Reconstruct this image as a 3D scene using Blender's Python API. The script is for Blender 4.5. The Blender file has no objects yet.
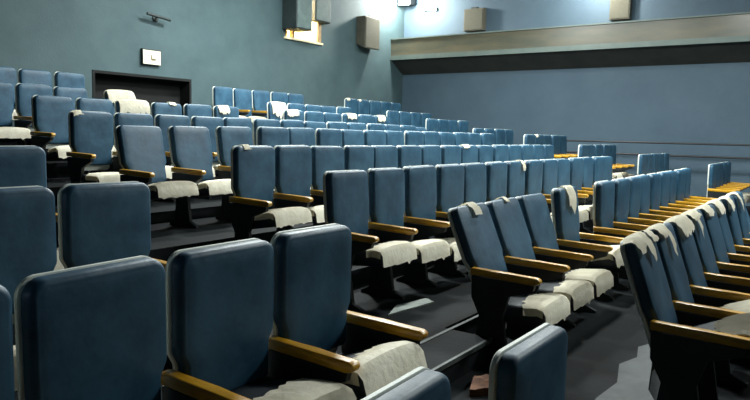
import bpy, bmesh, math, random
from mathutils import Vector, Matrix
random.seed(7)
SC = bpy.context.scene
COL = SC.collection
PI = math.pi

# ------------------------------------------------------------------ materials
def new_mat(name):
    m = bpy.data.materials.new(name); m.use_nodes = True
    nt = m.node_tree; b = nt.nodes['Principled BSDF']
    return m, nt, b

def noise_mat(name, c1, c2, scale=8.0, rough=0.5, bump=0.0, bscale=40.0, detail=4.0, lo=0.35, hi=0.65,
              spec=0.5, metal=0.0, stretch=(1, 1, 1), rough2=None, per_object=True):
    m, nt, b = new_mat(name)
    N = nt.nodes; L = nt.links
    tc = N.new('ShaderNodeTexCoord'); mp = N.new('ShaderNodeMapping'); mp.inputs['Scale'].default_value = stretch
    L.new(tc.outputs['Object'], mp.inputs['Vector'])
    vec = mp.outputs['Vector']
    if per_object:
        oi = N.new('ShaderNodeObjectInfo'); mul = N.new('ShaderNodeMath'); mul.operation = 'MULTIPLY'
        mul.inputs[1].default_value = 57.0; L.new(oi.outputs['Random'], mul.inputs[0])
        ad = N.new('ShaderNodeVectorMath'); ad.operation = 'ADD'
        L.new(vec, ad.inputs[0]); L.new(mul.outputs[0], ad.inputs[1]); vec = ad.outputs[0]
    n = N.new('ShaderNodeTexNoise'); n.inputs['Scale'].default_value = scale; n.inputs['Detail'].default_value = detail
    n.inputs['Roughness'].default_value = 0.65
    L.new(vec, n.inputs['Vector'])
    r = N.new('ShaderNodeValToRGB')
    r.color_ramp.elements[0].position = lo; r.color_ramp.elements[1].position = hi
    r.color_ramp.elements[0].color = (*c1, 1); r.color_ramp.elements[1].color = (*c2, 1)
    L.new(n.outputs['Fac'], r.inputs['Fac']); L.new(r.outputs['Color'], b.inputs['Base Color'])
    b.inputs['Roughness'].default_value = rough
    b.inputs['Specular IOR Level'].default_value = spec
    b.inputs['Metallic'].default_value = metal
    if rough2 is not None:
        mr = N.new('ShaderNodeMapRange'); mr.inputs['To Min'].default_value = rough; mr.inputs['To Max'].default_value = rough2
        L.new(n.outputs['Fac'], mr.inputs['Value']); L.new(mr.outputs[0], b.inputs['Roughness'])
    if bump:
        n2 = N.new('ShaderNodeTexNoise'); n2.inputs['Scale'].default_value = bscale; n2.inputs['Detail'].default_value = 5
        L.new(vec, n2.inputs['Vector'])
        bp = N.new('ShaderNodeBump'); bp.inputs['Strength'].default_value = bump; bp.inputs['Distance'].default_value = 0.01
        L.new(n2.outputs['Fac'], bp.inputs['Height']); L.new(bp.outputs['Normal'], b.inputs['Normal'])
    return m

def emit_mat(name, col, strength):
    m, nt, b = new_mat(name)
    b.inputs['Base Color'].default_value = (*col, 1)
    b.inputs['Emission Color'].default_value = (*col, 1)
    b.inputs['Emission Strength'].default_value = strength
    return m

M = {}
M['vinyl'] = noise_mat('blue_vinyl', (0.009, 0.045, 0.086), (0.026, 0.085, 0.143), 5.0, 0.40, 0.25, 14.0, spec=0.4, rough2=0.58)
M['shell'] = noise_mat('grey_painted_shell', (0.58, 0.63, 0.59), (0.72, 0.75, 0.69), 9.0, 0.5)
M['wood'] = noise_mat('varnished_wood', (0.38, 0.170, 0.008), (0.60, 0.32, 0.014), 6.0, 0.33, 0.05, 60.0, stretch=(9, 1, 9), spec=0.6)
M['foam'] = noise_mat('cream_torn_foam', (0.82, 0.76, 0.61), (0.93, 0.88, 0.74), 9.0, 0.9, 0.5, 26.0)
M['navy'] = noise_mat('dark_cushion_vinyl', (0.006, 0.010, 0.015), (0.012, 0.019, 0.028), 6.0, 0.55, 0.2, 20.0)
M['steel'] = noise_mat('black_steel', (0.004, 0.006, 0.007), (0.010, 0.013, 0.015), 8.0, 0.5)
M['wall'] = noise_mat('teal_wall_paint', (0.033, 0.064, 0.073), (0.050, 0.088, 0.097), 1.1, 0.75, 0.2, 30.0, detail=8, per_object=False)
M['wall2'] = noise_mat('blue_wall_paint', (0.046, 0.082, 0.116), (0.060, 0.101, 0.138), 0.9, 0.7, 0.2, 30.0, detail=8, per_object=False)
M['floor'] = noise_mat('worn_dark_floor', (0.002, 0.003, 0.004), (0.007, 0.010, 0.012), 2.2, 0.75, 0.25, 25.0, spec=0.12, detail=9, per_object=False, rough2=0.8)
M['nosing'] = noise_mat('scuffed_step_nosing', (0.02, 0.032, 0.034), (0.07, 0.085, 0.08), 9.0, 0.6)
M['patchfloor'] = noise_mat('worn_pale_floor', (0.022, 0.028, 0.032), (0.05, 0.06, 0.067), 3.0, 0.7, 0.3, 20.0, per_object=False)
M['ceiling'] = noise_mat('grey_ceiling', (0.16, 0.22, 0.25), (0.20, 0.26, 0.28), 1.0, 0.8, per_object=False)
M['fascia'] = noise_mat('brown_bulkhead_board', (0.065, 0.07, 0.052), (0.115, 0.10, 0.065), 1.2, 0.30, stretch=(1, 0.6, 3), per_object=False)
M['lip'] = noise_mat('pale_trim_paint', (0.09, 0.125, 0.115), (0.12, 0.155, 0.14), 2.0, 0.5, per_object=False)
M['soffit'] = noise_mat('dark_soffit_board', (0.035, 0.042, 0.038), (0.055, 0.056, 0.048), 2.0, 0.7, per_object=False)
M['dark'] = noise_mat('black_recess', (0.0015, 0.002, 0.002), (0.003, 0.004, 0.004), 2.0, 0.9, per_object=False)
M['speaker'] = noise_mat('brown_speaker_veneer', (0.055, 0.055, 0.040), (0.08, 0.075, 0.055), 6.0, 0.6)
M['grille'] = noise_mat('speaker_cloth', (0.07, 0.07, 0.052), (0.10, 0.095, 0.07), 50.0, 0.9)
M['boxgrey'] = noise_mat('grey_green_box_paint', (0.05, 0.085, 0.085), (0.08, 0.12, 0.115), 5.0, 0.6)
M['boxdark'] = noise_mat('dark_box_paint', (0.010, 0.018, 0.020), (0.02, 0.03, 0.03), 5.0, 0.6)
M['cream'] = noise_mat('cream_booth_wall', (0.75, 0.66, 0.42), (0.85, 0.76, 0.52), 3.0, 0.8)
M['frame'] = noise_mat('warm_window_jamb', (0.26, 0.16, 0.06), (0.36, 0.23, 0.10), 5.0, 0.6)
M['clockface'] = noise_mat('cream_clock_face', (0.62, 0.60, 0.46), (0.74, 0.72, 0.58), 10.0, 0.5)
M['clockmark'] = noise_mat('brown_clock_hand', (0.10, 0.06, 0.02), (0.16, 0.09, 0.03), 10.0, 0.5)
M['rail'] = noise_mat('dark_red_brown_pipe', (0.006, 0.006, 0.008), (0.011, 0.009, 0.011), 6.0, 0.45)
M['paper'] = noise_mat('crumpled_pale_paper', (0.45, 0.50, 0.48), (0.60, 0.64, 0.60), 12.0, 0.9, 0.4, 30.0)
M['rust'] = noise_mat('rusty_scrap', (0.10, 0.030, 0.012), (0.20, 0.08, 0.03), 12.0, 0.8, 0.5, 30.0)
M['board'] = noise_mat('dusty_brown_board', (0.15, 0.10, 0.06), (0.24, 0.18, 0.11), 7.0, 0.8, 0.3, 30.0)
M['lamp'] = emit_mat('lit_lamp_glass', (1.0, 0.97, 0.88), 45.0)
M['tube'] = emit_mat('lit_tube_glass', (0.95, 1.0, 0.95), 12.0)
M['booth'] = emit_mat('lit_booth_lamp', (1.0, 0.90, 0.62), 10.0)

# ------------------------------------------------------------------ helpers
def link_mesh(name, bm, mats, parent=None, smooth=False, loc=(0, 0, 0)):
    me = bpy.data.meshes.new(name)
    bmesh.ops.recalc_face_normals(bm, faces=bm.faces)
    if smooth:
        for f in bm.faces: f.smooth = True
    bm.to_mesh(me); bm.free()
    for m in (mats if isinstance(mats, (list, tuple)) else [mats]): me.materials.append(m)
    if smooth and hasattr(me, 'set_sharp_from_angle'): me.set_sharp_from_angle(angle=math.radians(40))
    o = bpy.data.objects.new(name, me); COL.objects.link(o); o.location = loc
    if parent: o.parent = parent
    return o

def add_box(bm, x0, x1, y0, y1, z0, z1, bevel=0.0, seg=2, mi=0):
    vs = [bm.verts.new(p) for p in ((x0, y0, z0), (x1, y0, z0), (x1, y1, z0), (x0, y1, z0), (x0, y0, z1), (x1, y0, z1), (x1, y1, z1), (x0, y1, z1))]
    fs = [bm.faces.new([vs[i] for i in q]) for q in ((3, 2, 1, 0), (4, 5, 6, 7), (0, 1, 5, 4), (1, 2, 6, 5), (2, 3, 7, 6), (3, 0, 4, 7))]
    for f in fs: f.material_index = mi
    if bevel:
        es = list({e for f in fs for e in f.edges})
        bmesh.ops.bevel(bm, geom=es, offset=bevel, segments=seg, profile=0.5, affect='EDGES')

def add_prism(bm, pts, axis, a, b, bevel=0.0, mi=0):
    def P(p, t):
        return {'x': (t, p[0], p[1]), 'y': (p[0], t, p[1]), 'z': (p[0], p[1], t)}[axis]
    A = [bm.verts.new(P(p, a)) for p in pts]; B = [bm.verts.new(P(p, b)) for p in pts]
    fs = [bm.faces.new(A), bm.faces.new(B[::-1])]
    n = len(pts)
    for i in range(n): fs.append(bm.faces.new((A[i], B[i], B[(i + 1) % n], A[(i + 1) % n])))
    for f in fs: f.material_index = mi
    if bevel:
        es = list({e for f in fs for e in f.edges})
        bmesh.ops.bevel(bm, geom=es, offset=bevel, segments=2, profile=0.5, affect='EDGES')

def add_tube(bm, p, q, r, n=10, mi=0):
    p = Vector(p); q = Vector(q); d = (q - p).normalized()
    u = d.orthogonal().normalized(); v = d.cross(u)
    A = []; B = []
    for i in range(n):
        o = (u * math.cos(2 * PI * i / n) + v * math.sin(2 * PI * i / n)) * r
        A.append(bm.verts.new(p + o)); B.append(bm.verts.new(q + o))
    fs = [bm.faces.new(A[::-1]), bm.faces.new(B)]
    for i in range(n): fs.append(bm.faces.new((A[i], A[(i + 1) % n], B[(i + 1) % n], B[i])))
    for f in fs: f.material_index = mi

def thing(name, label, cat, loc=(0, 0, 0), rz=0.0, group=None):
    o = bpy.data.objects.new(name, None); COL.objects.link(o)
    o.empty_display_size = 0.1; o.location = loc; o.rotation_euler = (0, 0, rz)
    return tag(o, label, cat, group)

def tag(o, label, cat, group=None):
    o['label'] = label; o['category'] = cat
    if group: o['group'] = group
    return o

def struct(name, bm, mats, parent=None, smooth=False):
    o = link_mesh(name, bm, mats, parent, smooth)
    if parent is None: o['kind'] = 'structure'
    return o

# ------------------------------------------------------------------ the room (camera stands at x=0, y=0)
XW, YW, ZC = 17.5, 11.3, 6.0
XL, YF = -5.0, -9.0
EYE = 1.5
ROWS = {  # back line (y) and floor height of each row, front to back
    'G': (0.72, -0.04), 'A': (1.95, 0.017), 'B': (3.15, 0.165), 'C': (4.35, 0.318), 'D': (5.58, 0.505),
    'E': (6.80, 0.625), 'F': (8.02, 0.827), 'H': (9.24, 1.023), 'I': (10.46, 1.328)}
order = ['G', 'A', 'B', 'C', 'D', 'E', 'F', 'H', 'I']
prof = [(YF, -0.6), (YF, -0.04)]
edges = []
for a, b in zip(order[:-1], order[1:]):
    ye = ROWS[a][0] + 0.20
    prof += [(ye, ROWS[a][1]), (ye, ROWS[b][1])]; edges.append((ye, ROWS[b][1]))
prof += [(YW + 0.3, ROWS['I'][1]), (YW + 0.3, -0.6)]
bm = bmesh.new(); add_prism(bm, prof, 'x', XL - 0.3, XW + 0.3)
struct('floor', bm, M['floor'])

# back wall with the booth window and the low dark opening
WX0, WX1, WZ0, WZ1 = 12.15, 13.50, EYE + 2.30, EYE + 3.45
DX0, DX1, DZ0, DZ1 = 7.02, 9.28, ROWS['I'][1], EYE + 1.035
bm = bmesh.new()
y0, y1 = YW, YW + 0.3
add_box(bm, XL - 0.3, DX0, y0, y1, -0.6, ZC)
add_box(bm, DX0, DX1, y0, y1, DZ1, ZC)
add_box(bm, DX0, DX1, y0, y1, -0.6, DZ0)
add_box(bm, DX1, WX0, y0, y1, -0.6, ZC)
add_box(bm, WX0, WX1, y0, y1, -0.6, WZ0)
add_box(bm, WX0, WX1, y0, y1, WZ1, ZC)
add_box(bm, WX1, XW + 0.3, y0, y1, -0.6, ZC)
struct('wall_back', bm, M['wall'])
bm = bmesh.new(); add_box(bm, XW, XW + 0.3, YF, YW, -0.6, ZC); struct('wall_right', bm, M['wall2'])
bm = bmesh.new(); add_box(bm, XL - 0.3, XL, YF, YW, -0.6, ZC); struct('wall_left', bm, M['wall2'])
bm = bmesh.new(); add_box(bm, XL - 0.3, XW + 0.3, YF - 0.3, YF, -0.6, ZC); struct('wall_front', bm, M['wall'])
bm = bmesh.new(); add_box(bm, XL - 0.3, XW + 0.3, YF - 0.3, YW + 0.3, ZC, ZC + 0.3); struct('ceiling', bm, M['ceiling'])

# recess behind the low opening
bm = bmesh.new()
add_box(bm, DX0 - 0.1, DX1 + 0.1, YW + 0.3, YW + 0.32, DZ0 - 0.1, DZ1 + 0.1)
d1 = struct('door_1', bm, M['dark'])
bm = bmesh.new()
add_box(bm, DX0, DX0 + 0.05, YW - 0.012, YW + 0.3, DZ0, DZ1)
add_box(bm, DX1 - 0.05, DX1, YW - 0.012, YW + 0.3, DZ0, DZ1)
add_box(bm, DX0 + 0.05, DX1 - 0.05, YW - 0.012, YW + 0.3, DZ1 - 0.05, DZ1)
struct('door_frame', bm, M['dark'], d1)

# lit projection window: small booth behind the wall
bm = bmesh.new()
add_box(bm, WX0 - 0.5, WX1 + 0.5, YW + 1.5, YW + 1.6, WZ0 - 0.5, WZ1 + 0.5)
add_box(bm, WX0 - 0.6, WX0 - 0.5, YW + 0.3, YW + 1.6, WZ0 - 0.5, WZ1 + 0.5)
add_box(bm, WX1 + 0.5, WX1 + 0.6, YW + 0.3, YW + 1.6, WZ0 - 0.5, WZ1 + 0.5)
add_box(bm, WX0 - 0.6, WX1 + 0.6, YW + 0.3, YW + 1.6, WZ0 - 0.6, WZ0 - 0.5)
add_box(bm, WX0 - 0.6, WX1 + 0.6, YW + 0.3, YW + 1.6, WZ1 + 0.5, WZ1 + 0.6)
w1 = struct('window_1', bm, M['cream'])
bm = bmesh.new()
add_box(bm, WX1 - 0.13, WX1, YW - 0.02, YW + 0.04, WZ0, WZ1)
add_box(bm, WX0, WX0 + 0.05, YW - 0.02, YW + 0.04, WZ0, WZ1)
add_box(bm, WX0 + 0.38, WX0 + 0.46, YW + 0.10, YW + 0.2, WZ0, WZ1)
struct('window_frame', bm, M['frame'], w1)
bm = bmesh.new()
add_box(bm, WX1 - 0.03, WX1, YW + 0.04, YW + 0.3, WZ0, WZ1); add_box(bm, WX0, WX0 + 0.03, YW + 0.04, YW + 0.3, WZ0, WZ1)
struct('window_reveal', bm, M['cream'], w1)
bm = bmesh.new(); add_box(bm, WX0 - 0.04, WX1 + 0.04, YW - 0.06, YW + 0.3, WZ0 - 0.05, WZ0); struct('window_sill', bm, M['cream'], w1)

# bulkhead ledge along the right wall
XB = 16.80
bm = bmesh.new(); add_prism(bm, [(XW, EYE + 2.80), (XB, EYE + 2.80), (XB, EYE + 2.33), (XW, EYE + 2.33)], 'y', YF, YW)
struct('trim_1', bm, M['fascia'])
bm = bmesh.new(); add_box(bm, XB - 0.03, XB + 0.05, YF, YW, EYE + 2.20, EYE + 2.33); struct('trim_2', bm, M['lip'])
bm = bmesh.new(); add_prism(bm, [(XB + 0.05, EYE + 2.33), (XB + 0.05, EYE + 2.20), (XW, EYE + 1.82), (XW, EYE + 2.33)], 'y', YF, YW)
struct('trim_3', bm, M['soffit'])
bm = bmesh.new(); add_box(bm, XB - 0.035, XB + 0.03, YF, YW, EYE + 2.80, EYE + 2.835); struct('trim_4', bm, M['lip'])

# aisle step and nosing, worn floor patches
bm = bmesh.new(); add_box(bm, 2.75, 3.95, 1.80, 2.15, 0.017, 0.165); struct('trim_5', bm, M['floor'])
bm = bmesh.new(); add_box(bm, 2.75, 3.95, 1.785, 1.805, 0.140, 0.169); struct('trim_6', bm, M['nosing'])
bm = bmesh.new(); add_box(bm, 2.65, 4.60, 2.09, 2.115, 0.165, 0.169); struct('trim_7', bm, M['nosing'])
bm = bmesh.new()
pp = [(5.05, 1.00), (4.86, 1.07), (4.62, 1.02), (4.40, 1.08), (4.05, 1.00), (3.72, 1.03), (3.30, 0.98), (3.05, 0.60), (3.42, 0.30), (3.60, 0.62), (4.05, 0.82), (4.5, 0.90)]
add_prism(bm, pp, 'z', -0.04, 0.022)
tag(link_mesh('floor_sheet', bm, M['patchfloor']), 'pale grey torn floor sheet in the aisle by the right seats', 'floor sheet')

# ------------------------------------------------------------------ cinema seats
PW = 0.53            # seat pitch
HZ = 0.50            # height of the back's hinge line
ZT = 1.07            # height of the back's top edge

def outline(x0, x1, z0, z1, rt, rb, n=6):
    pts = []
    for cx, cz, r, a0 in ((x1 - rt, z1 - rt, rt, 0), (x0 + rt, z1 - rt, rt, 90), (x0 + rb, z0 + rb, rb, 180), (x1 - rb, z0 + rb, rb, 270)):
        for i in range(n + 1):
            a = math.radians(a0 + 90 * i / n); pts.append((cx + r * math.cos(a), cz + r * math.sin(a)))
    return pts

def loft(bm, rings, cap0=True, cap1=True):
    R = [[bm.verts.new(p) for p in r] for r in rings]
    n = len(R[0])
    for a, b in zip(R[:-1], R[1:]):
        for i in range(n): bm.faces.new((a[i], a[(i + 1) % n], b[(i + 1) % n], b[i]))
    if cap0: bm.faces.new(R[0][::-1])
    if cap1: bm.faces.new(R[-1])
    return R

def waist(x, z):
    # the back narrows below the arms so that it fits between them
    t = min(1.0, max(0.0, (0.205 - z) / 0.07)); t = t * t * (3 - 2 * t)
    return 0.265 + (x - 0.265) * (1 - 0.115 * t)

def add_sides(o):
    # extra points on the straight sides, where the waist bends
    out = []
    for i, p in enumerate(o):
        out.append(p); q = o[(i + 1) % len(o)]
        if abs(p[0] - q[0]) < 1e-6 and abs(p[1] - q[1]) > 0.2:
            zs = [0.205, 0.19, 0.17, 0.15, 0.135]
            if q[1] > p[1]: zs = zs[::-1]
            out += [(p[0], z) for z in zs]
    return out

def pad_mesh():
    # padded vinyl front of the back, crowned, with a rolled rim (origin on the hinge line)
    bm = bmesh.new()
    x0, x1, z0, z1 = 0.022, 0.512, -0.02, ZT - HZ - 0.004
    def ring(ins, y, crown=0.0):
        o = outline(x0 + ins, x1 - ins, z0 + ins, z1 - ins, max(0.055 - ins, 0.012), max(0.03 - ins, 0.01))
        o = [(waist(x, z), z) for x, z in add_sides(o)]
        return [(x, y - crown * math.sin(PI * min(max((x - x0) / (x1 - x0), 0), 1)), z + (0.014 * math.sin(PI * (x - x0) / (x1 - x0)) if z > 0.3 else 0)) for x, z in o]
    rings = [ring(0.012, 0.060), ring(0.0, 0.056), ring(0.0, 0.022), ring(0.005, 0.009), ring(0.016, 0.001), ring(0.022, 0.0005),
             ring(0.030, -0.0015), ring(0.045, -0.004), ring(0.07, -0.006), ring(0.10, -0.0065)]
    loft(bm, rings)
    return bm

def shell_mesh():
    bm = bmesh.new()
    x0, x1, z0, z1 = 0.013, 0.518, -0.08, ZT - HZ
    def ring(ins, y):
        o = outline(x0 + ins, x1 - ins, z0 + ins, z1 - ins, 0.06 - ins, 0.055 - ins)
        o = [(waist(x, z), z) for x, z in add_sides(o)]
        return [(x, y, z + (0.014 * math.sin(PI * (x - x0) / (x1 - x0)) if z > 0.3 else 0)) for x, z in o]
    loft(bm, [ring(0.004, 0.061), ring(0.0, 0.064), ring(0.0, 0.078), ring(0.005, 0.083), ring(0.05, 0.085)])
    return bm

def arm_mesh():
    # varnished arm pad with a rounded nose and softly crowned top
    bm = bmesh.new()
    w = 0.026
    side = [(0.02, 0.550), (-0.425, 0.538), (-0.455, 0.546), (-0.467, 0.562), (-0.463, 0.578), (-0.445, 0.588), (-0.25, 0.592), (0.02, 0.598)]
    add_prism(bm, side, 'x', -w, w, bevel=0.008)
    return bm

def standard_mesh():
    # cast side frame under the arm: a waisted upright with a foot and a hinge boss
    bm = bmesh.new()
    side = [(0.06, 0.0), (0.06, 0.02), (-0.02, 0.06), (-0.05, 0.28), (0.01, 0.40), (0.015, 0.543), (-0.43, 0.535), (-0.42, 0.50), (-0.26, 0.44), (-0.22, 0.30), (-0.26, 0.06), (-0.36, 0.02), (-0.36, 0.0)]
    add_prism(bm, side, 'x', -0.017, 0.017)
    add_tube(bm, (-0.024, -0.10, 0.345), (0.024, -0.10, 0.345), 0.045, 14)
    return bm

def cushion_rings(xa, xb, y_list, prof):
    R = []
    for y in y_list:
        zt, zb = prof(y)
        o = outline(xa, xb, zb, zt, 0.035, 0.03, 4)
        R.append([(x, y, z + 0.012 * math.sin(PI * (x - xa) / (xb - xa)) * (1 if z > (zt + zb) / 2 else 0)) for x, z in o])
    return R

def cushion_mesh():   # origin at the tip-up hinge (z=0.40, y=-0.08)
    bm = bmesh.new()
    def prof(y): return (0.055 + 0.02 * min(1, max(0, (-y) / 0.4)), -0.06)
    R = cushion_rings(0.046, 0.484, [0.03, 0.01, -0.10, -0.20, -0.30, -0.405, -0.425], prof)
    cx, cz = 0.265, 0.0
    R[0] = [(cx + (x - cx) * 0.94, y, cz + (z - cz) * 0.8) for x, y, z in R[0]]
    R[-1] = [(cx + (x - cx) * 0.95, y, cz + (z - cz) * 0.8) for x, y, z in R[-1]]
    loft(bm, R); return bm

def foam_mesh(seed, y_back=-0.20):
    # cream padding showing over the front of the cushion, ragged at its rear edge, rolled over the nose
    rnd = random.Random(seed)
    bm = bmesh.new()
    xa, xb = 0.032, 0.498; n = 16
    rows = []
    for i in range(n + 1):
        t = i / n; x = xa + (xb - xa) * t
        edge = 0.018 if i in (0, n) else (0.004 if i in (1, n - 1) else 0)
        top = 0.083 - edge + 0.012 * math.sin(PI * t)
        yb = y_back + rnd.uniform(-0.02, 0.02) - 0.03 * math.sin(3 * t + seed)
        hang = -0.062 + rnd.uniform(-0.004, 0.004) - (rnd.uniform(0.0, 0.02) if i % 5 == 2 else 0)
        col = [(x, yb, top - 0.006), (x, (yb - 0.38) / 2, top + rnd.uniform(-.003, .004)), (x, -0.38, top), (x, -0.418, top - 0.012), (x, -0.438, top - 0.045), (x, -0.440, hang)]
        rows.append([bm.verts.new(p) for p in col])
    for i in range(n):
        for j in range(5): bm.faces.new((rows[i][j], rows[i + 1][j], rows[i + 1][j + 1], rows[i][j + 1]))
    for side, xo in ((rows[0], -0.004), (rows[n], 0.004)):       # flaps down the two cheeks
        low = [bm.verts.new((v.co.x + xo, min(v.co.y, v.co.y), max(-0.045, v.co.z - 0.05 + rnd.uniform(-.004, .004)))) for v in side[:4]]
        for j in range(3): bm.faces.new((side[j], side[j + 1], low[j + 1], low[j]))
    bmesh.ops.solidify(bm, geom=list(bm.faces), thickness=0.008)
    return bm

def tear_mesh(x0, x1, depth, seed, back=True):
    # a torn patch of foam rolled over the top of the back and hanging raggedly down the front
    rnd = random.Random(seed)
    bm = bmesh.new(); n = max(4, int((x1 - x0) / 0.03)); cols = []
    zt = ZT - HZ
    def ztop(x):
        r = 0.058; a, b = 0.014, 0.517; z = zt
        if x < a + r: z -= r - math.sqrt(max(0, r * r - (a + r - x) ** 2))
        if x > b - r: z -= r - math.sqrt(max(0, r * r - (x - b + r) ** 2))
        return z + 0.014 * math.sin(PI * (x - a) / (b - a)) + 0.005
    for i in range(n + 1):
        t = i / n; x = x0 + (x1 - x0) * t
        d = depth * (0.45 + 0.55 * math.sin(PI * (0.15 + 0.7 * t))) * rnd.uniform(0.7, 1.1)
        z = ztop(x); dx = (rnd.uniform(-0.008, 0.008))
        col = [(x, 0.080, z - 0.006)] if back else []
        col += [(x, 0.05, z), (x, 0.02, z), (x, 0.001, z - 0.014), (x, -0.008, z - 0.035)]
        for k in range(1, 4):
            zz = z - 0.035 - d * k / 3
            col.append((x + dx * k, -0.012 - 0.022 * min(1, (0.035 + d * k / 3) / 0.12), zz))
        cols.append([bm.verts.new(p) for p in col])
    m = len(cols[0])
    for i in range(n):
        for j in range(m - 1): bm.faces.new((cols[i][j], cols[i + 1][j], cols[i + 1][j + 1], cols[i][j + 1]))
    bmesh.ops.solidify(bm, geom=list(bm.faces), thickness=0.007)
    return bm

def keep(name, bm, mat, smooth=True):
    o = link_mesh(name, bm, mat, None, smooth); me = o.data
    bpy.data.objects.remove(o); return me

MESH = {
    'seat_back': keep('seat_back', pad_mesh(), M['vinyl']),
    'back_shell': keep('back_shell', shell_mesh(), M['shell']),
    'armrest': keep('armrest', arm_mesh(), M['wood']),
    'side_frame': keep('side_frame', standard_mesh(), M['steel'], False),
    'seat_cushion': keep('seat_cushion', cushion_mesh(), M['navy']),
}
FOAM = [keep('cushion_foam', foam_mesh(s, yb), M['foam']) for s, yb in ((1, -0.25), (2, -0.22), (3, -0.27), (4, -0.20))]

def part(name, me, parent, loc=(0, 0, 0), rot=(0, 0, 0), label=None):
    o = bpy.data.objects.new(name, me); COL.objects.link(o); o.parent = parent
    o.location = loc; o.rotation_euler = rot
    if label: o['label'] = label
    return o

ORD = ['first', 'second', 'third', 'fourth', 'fifth', 'sixth', 'seventh', 'eighth', 'ninth', 'tenth', 'eleventh', 'twelfth', 'thirteenth', 'fourteenth', 'fifteenth', 'sixteenth']
RNAME = dict(zip(order, ['front row', 'second row', 'third row', 'fourth row', 'fifth row', 'sixth row', 'seventh row', 'eighth row', 'back row']))
SEED = [100]

def make_seat(row, x, label, lean, last=False, back=True, tear=None, tilt=0.0, foam=0, dy=0.0, slump=0.0, pitch=PW, lift=0.0, drop=0.0):
    y, z = ROWS[row]
    t = thing('cinema_seat', label, 'seat', (x, y + dy, z), 0.0, 'blue cinema seats')
    if back:
        a = -math.radians(lean)
        rot = (a, math.radians(slump + random.uniform(-0.7, 0.7)), math.radians(random.uniform(-1.2, 1.2)))
        part('back_shell', MESH['back_shell'], t, (0.0, -0.05, HZ - 0.03 - drop), rot, 'pale grey rear shell and edge')
        p = part('seat_back', MESH['seat_back'], t, (0.0, -0.05, HZ - 0.03 - drop), rot)
        if tear:
            for q in (tear if isinstance(tear[0], (tuple, list)) else [tear]):
                SEED[0] += 1
                part('torn_padding', keep('torn_padding', tear_mesh(q[0], q[1], q[2], SEED[0]), M['foam']), p, label='cream torn padding')
    part('armrest', MESH['armrest'], t)
    part('side_frame', MESH['side_frame'], t)
    if last:
        part('armrest', MESH['armrest'], t, (pitch, 0, 0))
        part('side_frame', MESH['side_frame'], t, (pitch, 0, 0))
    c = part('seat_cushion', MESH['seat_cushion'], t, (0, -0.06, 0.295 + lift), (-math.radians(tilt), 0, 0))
    if foam is not None:
        part('cushion_foam', FOAM[foam % 4], c, label='cream torn cushion padding')
    return t

def block(row, xs, where, lean=3.0, spec=None, tail=True, dy=0.0):
    spec = spec or {}
    n = len(xs)
    for k, x in enumerate(xs):
        s = dict(lean=lean + random.uniform(-2.0, 2.2), foam=random.randrange(4), tilt=random.uniform(-2, 9), dy=dy)
        s.update(spec.get(k, {}))
        note = s.pop('note', None)
        place = '%s, %s' % (where, RNAME[row])
        what = 'blue cinema seat'
        if note: what = note
        lab = '%s, %s from left in %s' % (what, ORD[k], place) if n > 1 else '%s, alone in %s' % (what, place)
        gap = k + 1 < n and xs[k + 1] - x > 0.75
        make_seat(row, x, lab, last=(tail and k == n - 1) or gap, **s)

TORN = 'blue seat with torn cream top'
def run(x0, n, p=PW): return [x0 + p * k for k in range(n)]

# left block (nearest the camera, on the left)
block('G', [1.02, 1.855], 'left block', 0, {0: dict(lean=2, drop=0.125), 1: dict(lean=0, drop=0.19)}, tail=False, dy=0.10)
block('A', [-0.13, 0.41, 0.955, 1.49, 2.025], 'left block', 0,
      {0: dict(lean=0), 1: dict(lean=0), 2: dict(lean=0, drop=0.015), 3: dict(lean=0, drop=0.01, foam=1, tilt=6, lift=0.10), 4: dict(lean=0, foam=0, tilt=17, lift=0.06)})
block('B', [1.22, 1.76], 'left block', 1)
block('C', [1.83], 'left block', 1)
# middle block
block('G', run(3.61, 9), 'middle block', 20, {
    0: dict(lean=19, lift=0.11, tilt=20, tear=[(0.03, 0.17, 0.06), (0.17, 0.29, 0.15), (0.34, 0.47, 0.05)], note=TORN),
    1: dict(lean=19, lift=0.09, tilt=20, tear=[(0.05, 0.20, 0.05), (0.18, 0.26, 0.20)], note=TORN),
    2: dict(lean=19, tear=[(0.04, 0.46, 0.12)], note=TORN),
    3: dict(lean=19, tear=[(0.04, 0.30, 0.04), (0.08, 0.17, 0.19)], note=TORN),
    4: dict(lean=18, tear=[(0.04, 0.26, 0.07)], note=TORN), 5: dict(lean=18, tear=[(0.05, 0.34, 0.11)], note=TORN),
    6: dict(lean=15, tear=[(0.04, 0.20, 0.12)], note=TORN), 7: dict(lean=13, tear=[(0.05, 0.14, 0.16)], note=TORN)})
block('A', run(3.98, 14, 0.54), 'middle block', 0.5, {
    0: dict(lean=23, tear=(0.20, 0.32, 0.08), tilt=3, foam=2, note=TORN), 1: dict(lean=22, tilt=4, foam=0, tear=(0.24, 0.30, 0.02)), 2: dict(lean=20, tilt=4, foam=3),
    3: dict(lean=7, lift=0.08, tilt=12, tear=[(0.17, 0.37, 0.21)], note='blue seat with wide cream tear'), 4: dict(lean=0, back=False, note='seat without a back')})
block('B', run(3.88, 14, 0.545), 'middle block', 1.5, {
    0: dict(lean=5, foam=0, tilt=6, lift=0.08), 1: dict(lean=3, foam=2, tilt=6, lift=0.03), 2: dict(lean=3), 6: dict(tear=(0.36, 0.46, 0.10), note='blue seat with small cream tear')})
block('C', run(4.02, 15, 0.532), 'middle block', 2, {0: dict(tear=(0.10, 0.17, 0.012), lean=1, lift=0.06, tilt=10, foam=3), 1: dict(lift=0.05, tilt=9, foam=0), 8: dict(tear=(0.05, 0.22, 0.02))})
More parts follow.
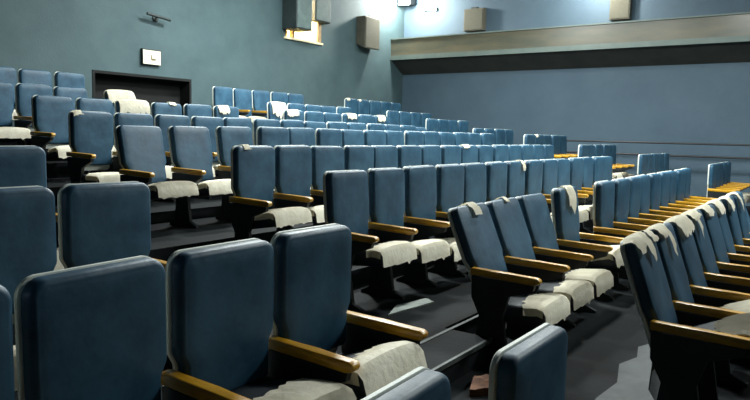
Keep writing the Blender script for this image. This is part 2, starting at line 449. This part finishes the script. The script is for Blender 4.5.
block('D', [3.76, 4.36, 4.98] + run(5.55, 12, 0.535), 'middle block', 3, {0: dict(lean=14, lift=0.05, tilt=9), 1: dict(lean=12, lift=0.04, tilt=9), 2: dict(lean=8, lift=0.04, tilt=8)})
block('E', run(3.94, 14, 0.55), 'middle block', 3, {0: dict(tear=(0.03, 0.12, 0.02), lean=1, note=TORN), 13: dict(lean=14)})
block('F', run(4.19, 6, 0.57) + run(8.62, 6, 0.55), 'middle block', 2, {
    2: dict(tear=[(0.03, 0.50, 0.20)], note='seat with cream sheet over its back'), 3: dict(tear=(0.28, 0.40, 0.02)),
    5: dict(tear=(0.06, 0.28, 0.12), note=TORN), 6: dict(tear=(0.04, 0.34, 0.10), note=TORN), 9: dict(tear=(0.10, 0.40, 0.10), note=TORN), 11: dict(tear=(0.08, 0.36, 0.12), note=TORN)})
block('H', [4.05, 4.60, 5.15, 5.95] + run(9.48, 5, 0.54), 'middle block', 2, {
    3: dict(tear=[(0.03, 0.50, 0.24)], note='seat with cream sheet over its back'), 4: dict(tear=[(0.06, 0.47, 0.30)], note='seat with cream sheet over its back')})
block('I', [4.72, 5.27, 5.83] + run(9.14, 5, 0.56), 'middle block', 2, {3: dict(tilt=12, foam=3), 4: dict(tilt=12, foam=3)})
# right block by the far wall
for r, x0, n in (('A', 13.70, 5), ('B', 13.40, 5), ('C', 13.45, 5), ('D', 13.55, 5), ('E', 13.60, 4), ('F', 13.50, 4), ('H', 13.65, 4), ('I', 13.50, 5)):
    sp = {}
    if r == 'D': sp = {1: dict(tear=(0.03, 0.14, 0.02), note=TORN)}
    if r == 'I': sp = {0: dict(tear=(0.03, 0.16, 0.03), note=TORN), 1: dict(tear=(0.03, 0.12, 0.02), note=TORN)}
    block(r, run(x0, n), 'right block', 1.5, sp)

# ------------------------------------------------------------------ things on the walls
# square clock box
t = thing('wall_clock', 'square cream wall clock above the low dark opening', 'clock', (8.27, YW, EYE + 1.24))
bm = bmesh.new(); add_box(bm, -0.22, 0.22, -0.07, -0.0, 0.0, 0.30, 0.008); link_mesh('case', bm, M['boxdark'], t)
bm = bmesh.new(); add_box(bm, -0.215, 0.195, -0.078, -0.0705, 0.005, 0.275, 0.003); f = link_mesh('dial', bm, M['clockface'], t)  # dial offset bares dark case at right and top, standing in for shadow
bm = bmesh.new(); add_box(bm, -0.030, -0.008, -0.084, -0.079, 0.10, 0.19); link_mesh('minute_hand', bm, M['clockmark'], t)
bm = bmesh.new(); add_box(bm, -0.03, 0.07, -0.090, -0.0845, 0.09, 0.115); link_mesh('hour_hand', bm, M['clockmark'], t)

# small dark wall lamp bracket high on the left
t = thing('wall_bracket', 'small dark bracket high on the back wall above the clock', 'bracket', (8.3, YW, EYE + 2.17))
bm = bmesh.new(); add_tube(bm, (0.1, 0, 0), (0.1, -0.03, 0), 0.07, 16); link_mesh('wall_plate', bm, M['boxdark'], t)
bm = bmesh.new(); add_tube(bm, (0.1, -0.02, 0), (0.1, -0.16, 0.02), 0.018); add_tube(bm, (-0.2, -0.16, 0.03), (0.34, -0.16, -0.02), 0.028); link_mesh('arm', bm, M['boxdark'], t)

def wall_box(name, label, cat, loc, rz, w, d, h, mcase, mfront, slant=0.0, group=None):
    # origin at the foot of its wall face; the box stands out towards local -y
    t = thing(name, label, cat, loc, rz, group)
    bm = bmesh.new()
    add_prism(bm, [(0.0, slant), (0.0, h), (-d, h), (-d, 0.0)], 'x', 0, w, bevel=0.012); link_mesh('cabinet', bm, mcase, t)
    bm = bmesh.new(); add_box(bm, 0.03, w - 0.03, -d - 0.014, -d + 0.004, 0.03, h - 0.03, 0.004); link_mesh('front_panel', bm, mfront, t)
    bm = bmesh.new(); add_box(bm, w * 0.35, w * 0.65, -d * 0.9, 0.0, h - 0.001, h + 0.04); link_mesh('bracket', bm, M['boxdark'], t)
    return t
wall_box('wall_box', 'dark deep box hanging left in front of the lit window', 'box', (12.04, YW, EYE + 2.46), 0, 0.58, 0.46, 1.20, M['boxdark'], M['boxgrey'])
wall_box('wall_box', 'smaller grey box hanging at right of the lit window', 'box', (13.02, YW, EYE + 2.80), 0, 0.62, 0.22, 0.95, M['boxdark'], M['boxgrey'])
wall_box('wall_speaker', 'brown speaker on the back wall near the corner', 'speaker', (15.05, YW, EYE + 2.35), 0, 0.72, 0.30, 0.88, M['speaker'], M['grille'], 0.12, 'brown wall speakers')
wall_box('wall_speaker', 'brown speaker on the right wall just above the ledge', 'speaker', (XW, 9.14, EYE + 2.98), -PI / 2, 0.62, 0.20, 0.62, M['speaker'], M['grille'], 0.0, 'brown wall speakers')
wall_box('wall_speaker', 'brown speaker high on the right wall, farther right', 'speaker', (XW, 5.02, EYE + 2.98), -PI / 2, 0.5, 0.20, 0.62, M['speaker'], M['grille'], 0.0, 'brown wall speakers')

# bright floodlight in the corner, and the lit tube beside it
def floodlight(label, y, z, power):
    t = thing('floodlight', label, 'lamp', (XW + 0.01, y, z), 0, 'wall floodlights')
    bm = bmesh.new(); add_box(bm, -0.22, 0.0, -0.05, 0.05, 0.05, 0.12); link_mesh('bracket', bm, M['steel'], t)
    bm = bmesh.new(); add_prism(bm, [(-0.20, -0.12), (-0.48, -0.17), (-0.48, 0.17), (-0.20, 0.18)], 'y', -0.22, 0.22, bevel=0.01); link_mesh('housing', bm, M['steel'], t)
    bm = bmesh.new(); add_box(bm, -0.50, -0.482, -0.19, 0.19, -0.15, 0.15); link_mesh('lens', bm, M['lamp'], t)
    l = bpy.data.lights.new('floodlight_light', 'POINT'); l.energy = power; l.color = (1.0, 0.98, 0.90); l.shadow_soft_size = 0.15
    o = bpy.data.objects.new('floodlight_light', l); COL.objects.link(o); o.location = (XW - 1.0, y - 0.4, z - 0.12)
floodlight('bright white floodlight high in the far corner', 11.02, EYE + 4.0, 620)
floodlight('floodlight high on the right wall above the farther speaker', 5.75, EYE + 4.05, 330)
t = thing('wall_tube_lamp', 'short lit tube lamp beside the corner floodlight', 'lamp', (XW, 10.35, EYE + 3.72))
bm = bmesh.new(); add_box(bm, -0.06, 0.0, -0.22, 0.22, -0.03, 0.05); link_mesh('base', bm, M['boxgrey'], t)
bm = bmesh.new(); add_tube(bm, (-0.09, -0.20, -0.02), (-0.09, 0.20, 0.03), 0.045, 12); link_mesh('tube', bm, M['tube'], t)

# handrail along the right wall
t = thing('handrail', 'dark two-bar pipe handrail along the far right wall', 'railing', (16.9, 0, 0))
for zz, ya, yb in ((EYE - 0.075, 6.55, 1.2), (EYE - 0.37, 5.95, 1.2)):
    bm = bmesh.new(); add_tube(bm, (0, yb, zz), (0, ya, zz), 0.022, 10); link_mesh('rail', bm, M['rail'], t)
for yy in (5.9, 1.3):
    zf = max(z for y, z in [(-9, -0.04)] + edges if yy >= y)
    bm = bmesh.new(); add_tube(bm, (0, yy, zf), (0, yy, EYE - 0.075), 0.02, 10); link_mesh('post', bm, M['rail'], t)

# litter in the aisle
def scrap(name, label, cat, pts, z, th, mat, seed):
    rnd = random.Random(seed); bm = bmesh.new()
    add_prism(bm, pts, 'z', z, z + th); 
    bmesh.ops.subdivide_edges(bm, edges=list(bm.edges), cuts=2, use_grid_fill=True)
    for v in bm.verts:
        if v.co.z > z + th * 0.5: v.co.z += rnd.uniform(-0.3, 0.3) * th
    return tag(link_mesh(name, bm, mat), label, cat)
scrap('paper_sheet', 'pale sheet lying on the aisle floor behind the wooden armrest', 'paper', [(3.95, 2.62), (4.22, 2.72), (4.55, 2.66), (4.50, 2.55)], 0.165, 0.012, M['paper'], 3)
scrap('metal_scrap', 'rusty red scrap on the floor below the aisle step', 'scrap', [(3.30, 1.62), (3.52, 1.70), (3.56, 1.60), (3.40, 1.52)], 0.017, 0.05, M['rust'], 4)
scrap('wooden_board', 'dusty brown board lying beside the rusty scrap', 'board', [(3.45, 1.45), (3.90, 1.62), (3.98, 1.54), (3.55, 1.36)], 0.017, 0.03, M['board'], 5)

# ------------------------------------------------------------------ added fill panels, and the booth light
def area(name, loc, size, power, col=(1, 1, 1), rot=(0, 0, 0)):
    l = bpy.data.lights.new(name, 'AREA'); l.shape = 'RECTANGLE'; l.size = size[0]; l.size_y = size[1]; l.energy = power; l.color = col
    o = bpy.data.objects.new(name, l); COL.objects.link(o); o.location = loc; o.rotation_euler = rot
    return o
def point(name, loc, power, col, r=0.1):
    l = bpy.data.lights.new(name, 'POINT'); l.energy = power; l.color = col; l.shadow_soft_size = r
    o = bpy.data.objects.new(name, l); COL.objects.link(o); o.location = loc
    return o
CL = [(9.0, -1.8), (7.6, 5.6), (13.0, -3.0), (9.8, 2.2), (13.0, 6.2), (9.5, 8.0)]  # unseen panels added under the ceiling as fill for seats and walls
WHERE = ['over the front rows', 'over the middle rows', 'over the front right seats', 'over the middle right seats', 'over the rear right seats', 'over the rear middle seats']
for i, ((x, y), w) in enumerate(zip(CL, WHERE)):
    t = thing('added_fill_panel', 'added unseen fill light panel ' + w, 'lamp', (x, y, ZC), 0, 'added fill panels')
    bm = bmesh.new(); add_box(bm, -0.65, 0.65, -0.35, 0.35, -0.09, 0.0, 0.01); link_mesh('housing', bm, M['boxgrey'], t)
    bm = bmesh.new(); add_box(bm, -0.6, 0.6, -0.3, 0.3, -0.10, -0.091); link_mesh('diffuser', bm, M['tube'], t)
    area('fill_panel_area', (x, y, ZC - 0.12), (1.2, 0.6), {0: 520, 1: 430, 2: 170, 3: 640, 4: 330, 5: 600}[i], (0.93, 1.0, 0.97))
point('booth_light', (WX0 + 0.7, YW + 0.9, WZ1 + 0.1), 700, (1.0, 0.88, 0.62), 0.12)

# world: dim blue-grey
w = bpy.data.worlds.new('world'); SC.world = w; w.use_nodes = True
w.node_tree.nodes['Background'].inputs['Color'].default_value = (0.10, 0.14, 0.17, 1)
w.node_tree.nodes['Background'].inputs['Strength'].default_value = 0.3

# ------------------------------------------------------------------ camera
right = Vector((0.57508207, -0.81776447, 0.02327837))
up = Vector((0.0692572, 0.07701697, 0.99462145))
fwd = Vector((0.81515891, 0.57037677, -0.10092715))
cd = bpy.data.cameras.new('camera'); cam = bpy.data.objects.new('camera', cd); COL.objects.link(cam)
cd.sensor_fit = 'HORIZONTAL'; cd.sensor_width = 36.0; cd.lens = 659.12 / 750 * 36.0
cd.clip_start = 0.05; cd.clip_end = 100
m = Matrix((right, up, -fwd)).transposed().to_4x4(); m.translation = (0, 0, EYE)
cam.matrix_world = m
SC.camera = cam

vs = SC.view_settings
vs.view_transform = 'Standard'; vs.look = 'None'; vs.gamma = 1.0; vs.use_curve_mapping = False
vs.exposure = 0.0
SC.cycles.use_denoising = True
SC.cycles.max_bounces = 8
